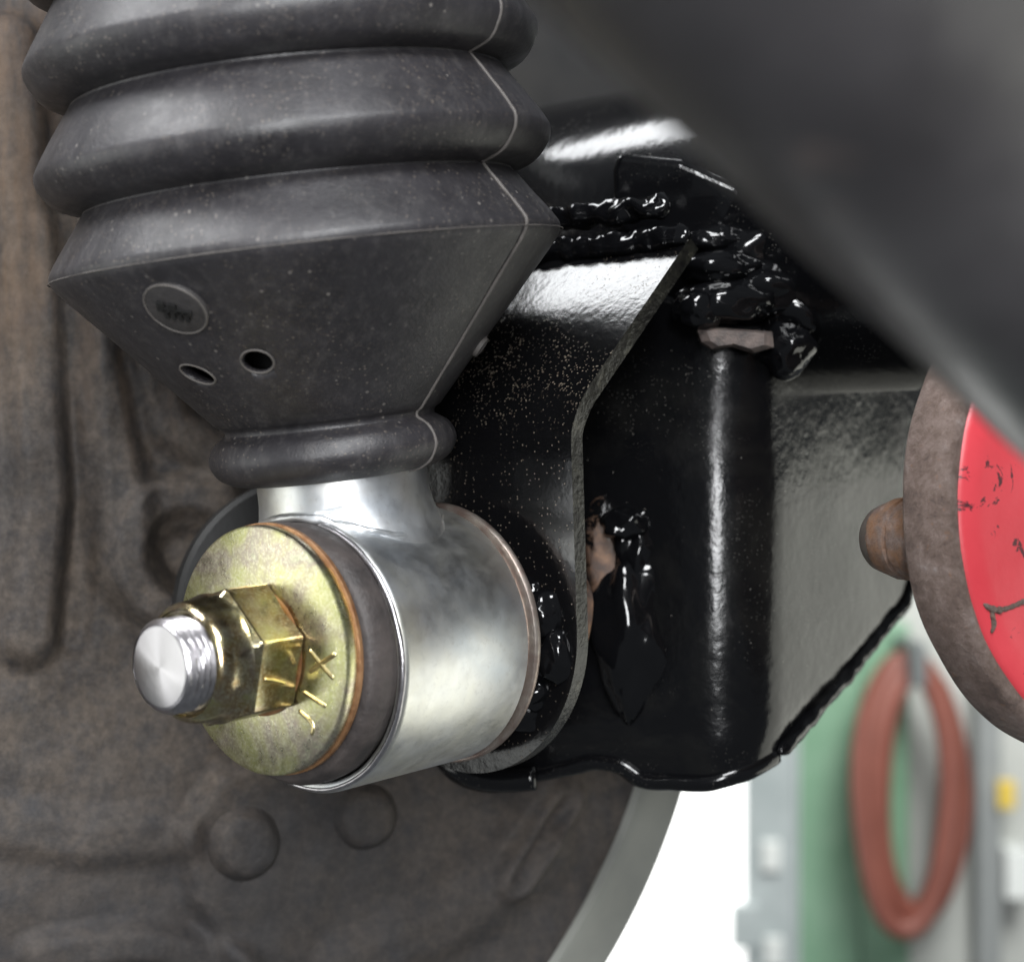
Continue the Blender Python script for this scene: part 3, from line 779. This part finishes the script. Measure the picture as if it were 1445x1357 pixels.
# ------------------------------------------------------------------ out-of-focus suspension arm close to the camera
p0 = P(760, 10, -190); p1 = P(1445, 650, -125)
d = (p1-p0).normalized(); RP = 19
vw = ((p0+p1)/2-CAM).normalized(); side = d.cross(vw).normalized()
if side.z < 0: side = -side
c0_ = p0+side*RP-d*28; c1_ = p1+side*RP+d*70
n_ = 60
v, f = tube([c0_.lerp(c1_, i/n_) for i in range(n_+1)], RP, 96)
arm = make('suspension_arm', v, f, M['pipe'])
tag(arm, 'thick satin black suspension arm tube crossing close in front, out of focus', 'suspension arm')

# ------------------------------------------------------------------ workshop behind
YW = 1500
def slab(name, x0, x1, z0, z1, y0, y1, mat, parent=None, bev=2.0):
    vv = [V((x, y, z)) for z in (z0, z1) for y in (y0, y1) for x in (x0, x1)]
    ff = [(0, 1, 3, 2), (4, 5, 7, 6), (0, 1, 5, 4), (2, 3, 7, 6), (0, 2, 6, 4), (1, 3, 7, 5)]
    o = make(name, vv, ff, mat, parent, smooth=False)
    if bev: bevel(o, bev)
    return o
def X(px, y=YW): return P(px, 0, y).x
def Z(py, y=YW): return P(0, py, y).z
wallm = m_plain('grey_wall_paint', (0.42, 0.43, 0.40), (0.55, 0.55, 0.52), 6, 0.7)
wl = slab('wall', X(560), X(1900), Z(1900), Z(200), YW+30, YW+60, wallm); tag(wl, kind='structure')
gm = G('white_glow'); lit = gm.p(color=(0.9, 0.9, 0.9), emit=(1.0, 1.0, 0.97), emit_s=1.6)  # self-lit white stands in for the bright sunlit area beyond
wn = thing('opening', V((X(930), YW, Z(1800))), 'glowing sheet for the overexposed white window beyond the grey drum rim', 'opening')
slab('pane', X(690), X(1052), Z(1760), Z(960), YW+8, YW+18, lit, wn, 0)
frm = m_plain('pale_grey_frame', (0.34, 0.38, 0.38), (0.50, 0.54, 0.54), 14, 0.5)
slab('frame', X(1052), X(1120), Z(1760), Z(930), YW-6, YW+26, frm, wn)
slab('frame', X(664), X(690), Z(1760), Z(930), YW-6, YW+26, frm, wn)
slab('frame', X(664), X(1120), Z(930), Z(890), YW-6, YW+26, frm, wn)
white = m_plain('white_plastic', (0.72, 0.74, 0.72), (0.82, 0.83, 0.80), 14, 0.4)
for px, py in ((1086, 1205), (1090, 1340)): slab('hinge', X(px-13), X(px+13), Z(py+20), Z(py-22), YW-14, YW-5, white, wn)
slab('handle', X(1030), X(1066), Z(1330), Z(1270), YW-22, YW-5, frm, wn)
grn = m_plain('green_paint', (0.16, 0.30, 0.19), (0.26, 0.41, 0.29), 9, 0.45)
gp = thing('green_panel', V((X(1165), YW, Z(1800))), 'pale green painted upright panel behind the hanging hose', 'panel')
slab('board', X(1124), X(1215), Z(1800), Z(880), YW+2, YW+29, grn, gp)
slab('board', X(1217), X(1285), Z(1800), Z(880), YW+6, YW+29, grn, gp)
slab('joint_strip', X(1120), X(1127), Z(1800), Z(880), YW-8, YW+1, frm, gp)
dk = m_plain('dark_grey_post', (0.10, 0.11, 0.11), (0.17, 0.18, 0.18), 9, 0.5)
slab_o = slab('wall_post', X(1378), X(1412), Z(1800), Z(900), YW-4, YW+29, m_plain('mid_grey_post', (0.24, 0.25, 0.25), (0.34, 0.35, 0.34), 9, 0.5))
tag(slab_o, 'upright grey post on the wall to the right of the hose', 'post')
hs = thing('hose', V((X(1290), YW-60, Z(1310))), 'coiled reddish brown rubber hose hanging on the wall', 'hose')
hm = m_plain('red_brown_rubber', (0.16, 0.048, 0.034), (0.27, 0.088, 0.062), 9, 0.5)
yh = YW-60; k = (D0+yh)/D0*K0
for q in range(3):
    cx, cz = 1291+(-14, -4, 6, 14)[q], 1115+(6, -6, 4, -3)[q]
    rx, rz = (62, 54, 58, 66)[q], (190, 178, 170, 184)[q]
    path = []
    for i in range(81):
        th = 2*math.pi*i/80
        path.append(P(cx+rx*math.cos(th)*(1+0.05*math.sin(3*th+q)), cz-rz*math.sin(th), yh+q*9+16*math.sin(th+q)))
    v, f = tube(path, 11.0, 16, False); make('hose_loop', v, f, hm, hs)
hk = slab('hook', X(1280, yh), X(1302, yh), Z(966, yh), Z(905, yh), yh-20, YW+29, dk); tag(hk, 'dark wall hook that carries the red brown hose', 'hook')
yb = slab('yellow_tag', X(1404), X(1428), Z(1138), Z(1098), YW-14, YW-5, m_plain('yellow_plastic', (0.70, 0.50, 0.08), (0.80, 0.58, 0.12), 14, 0.5))
tag(yb, 'small yellow tag on the grey post', 'tag')
wb = slab('white_box', X(1415), X(1450), Z(1265), Z(1195), YW-14, YW+29, white); tag(wb, 'small white box on the wall right of the hose', 'box')

# dark liner made up to keep this corner dark, behind the backing plate at the upper left: a shallow curved shell
vv, ff = [], []; nu_, nv_ = 20, 12
for off in (0, 4):
    for i in range(nu_+1):
        for j in range(nv_+1):
            x = -260+300*i/nu_; z = -20+240*j/nv_
            y = 250-0.0012*(x+110)**2-0.0022*(z+20)**2+2.5*math.sin(j*1.6)
            vv.append(V((x, y+off, z)))
W2 = nv_+1; N2 = (nu_+1)*W2
for o_ in (0, 1):
    for i in range(nu_):
        for j in range(nv_):
            b = o_*N2+i*W2+j; ff.append((b, b+1, b+W2+1, b+W2))
for i in range(nu_):
    for j in (0, nv_): b = i*W2+j; ff.append((b, b+W2, b+W2+N2, b+N2))
for j in range(nv_):
    for i in (0, nu_): b = i*W2+j; ff.append((b, b+1, b+1+N2, b+N2))
wl_ = make('dark_backdrop', vv, ff, m_plain('dark_sheet', (0.02, 0.02, 0.021), (0.04, 0.038, 0.036), 40, 0.7), auto=60)
tag(wl_, 'dark added liner behind the top of the brown backing plate', 'backdrop')
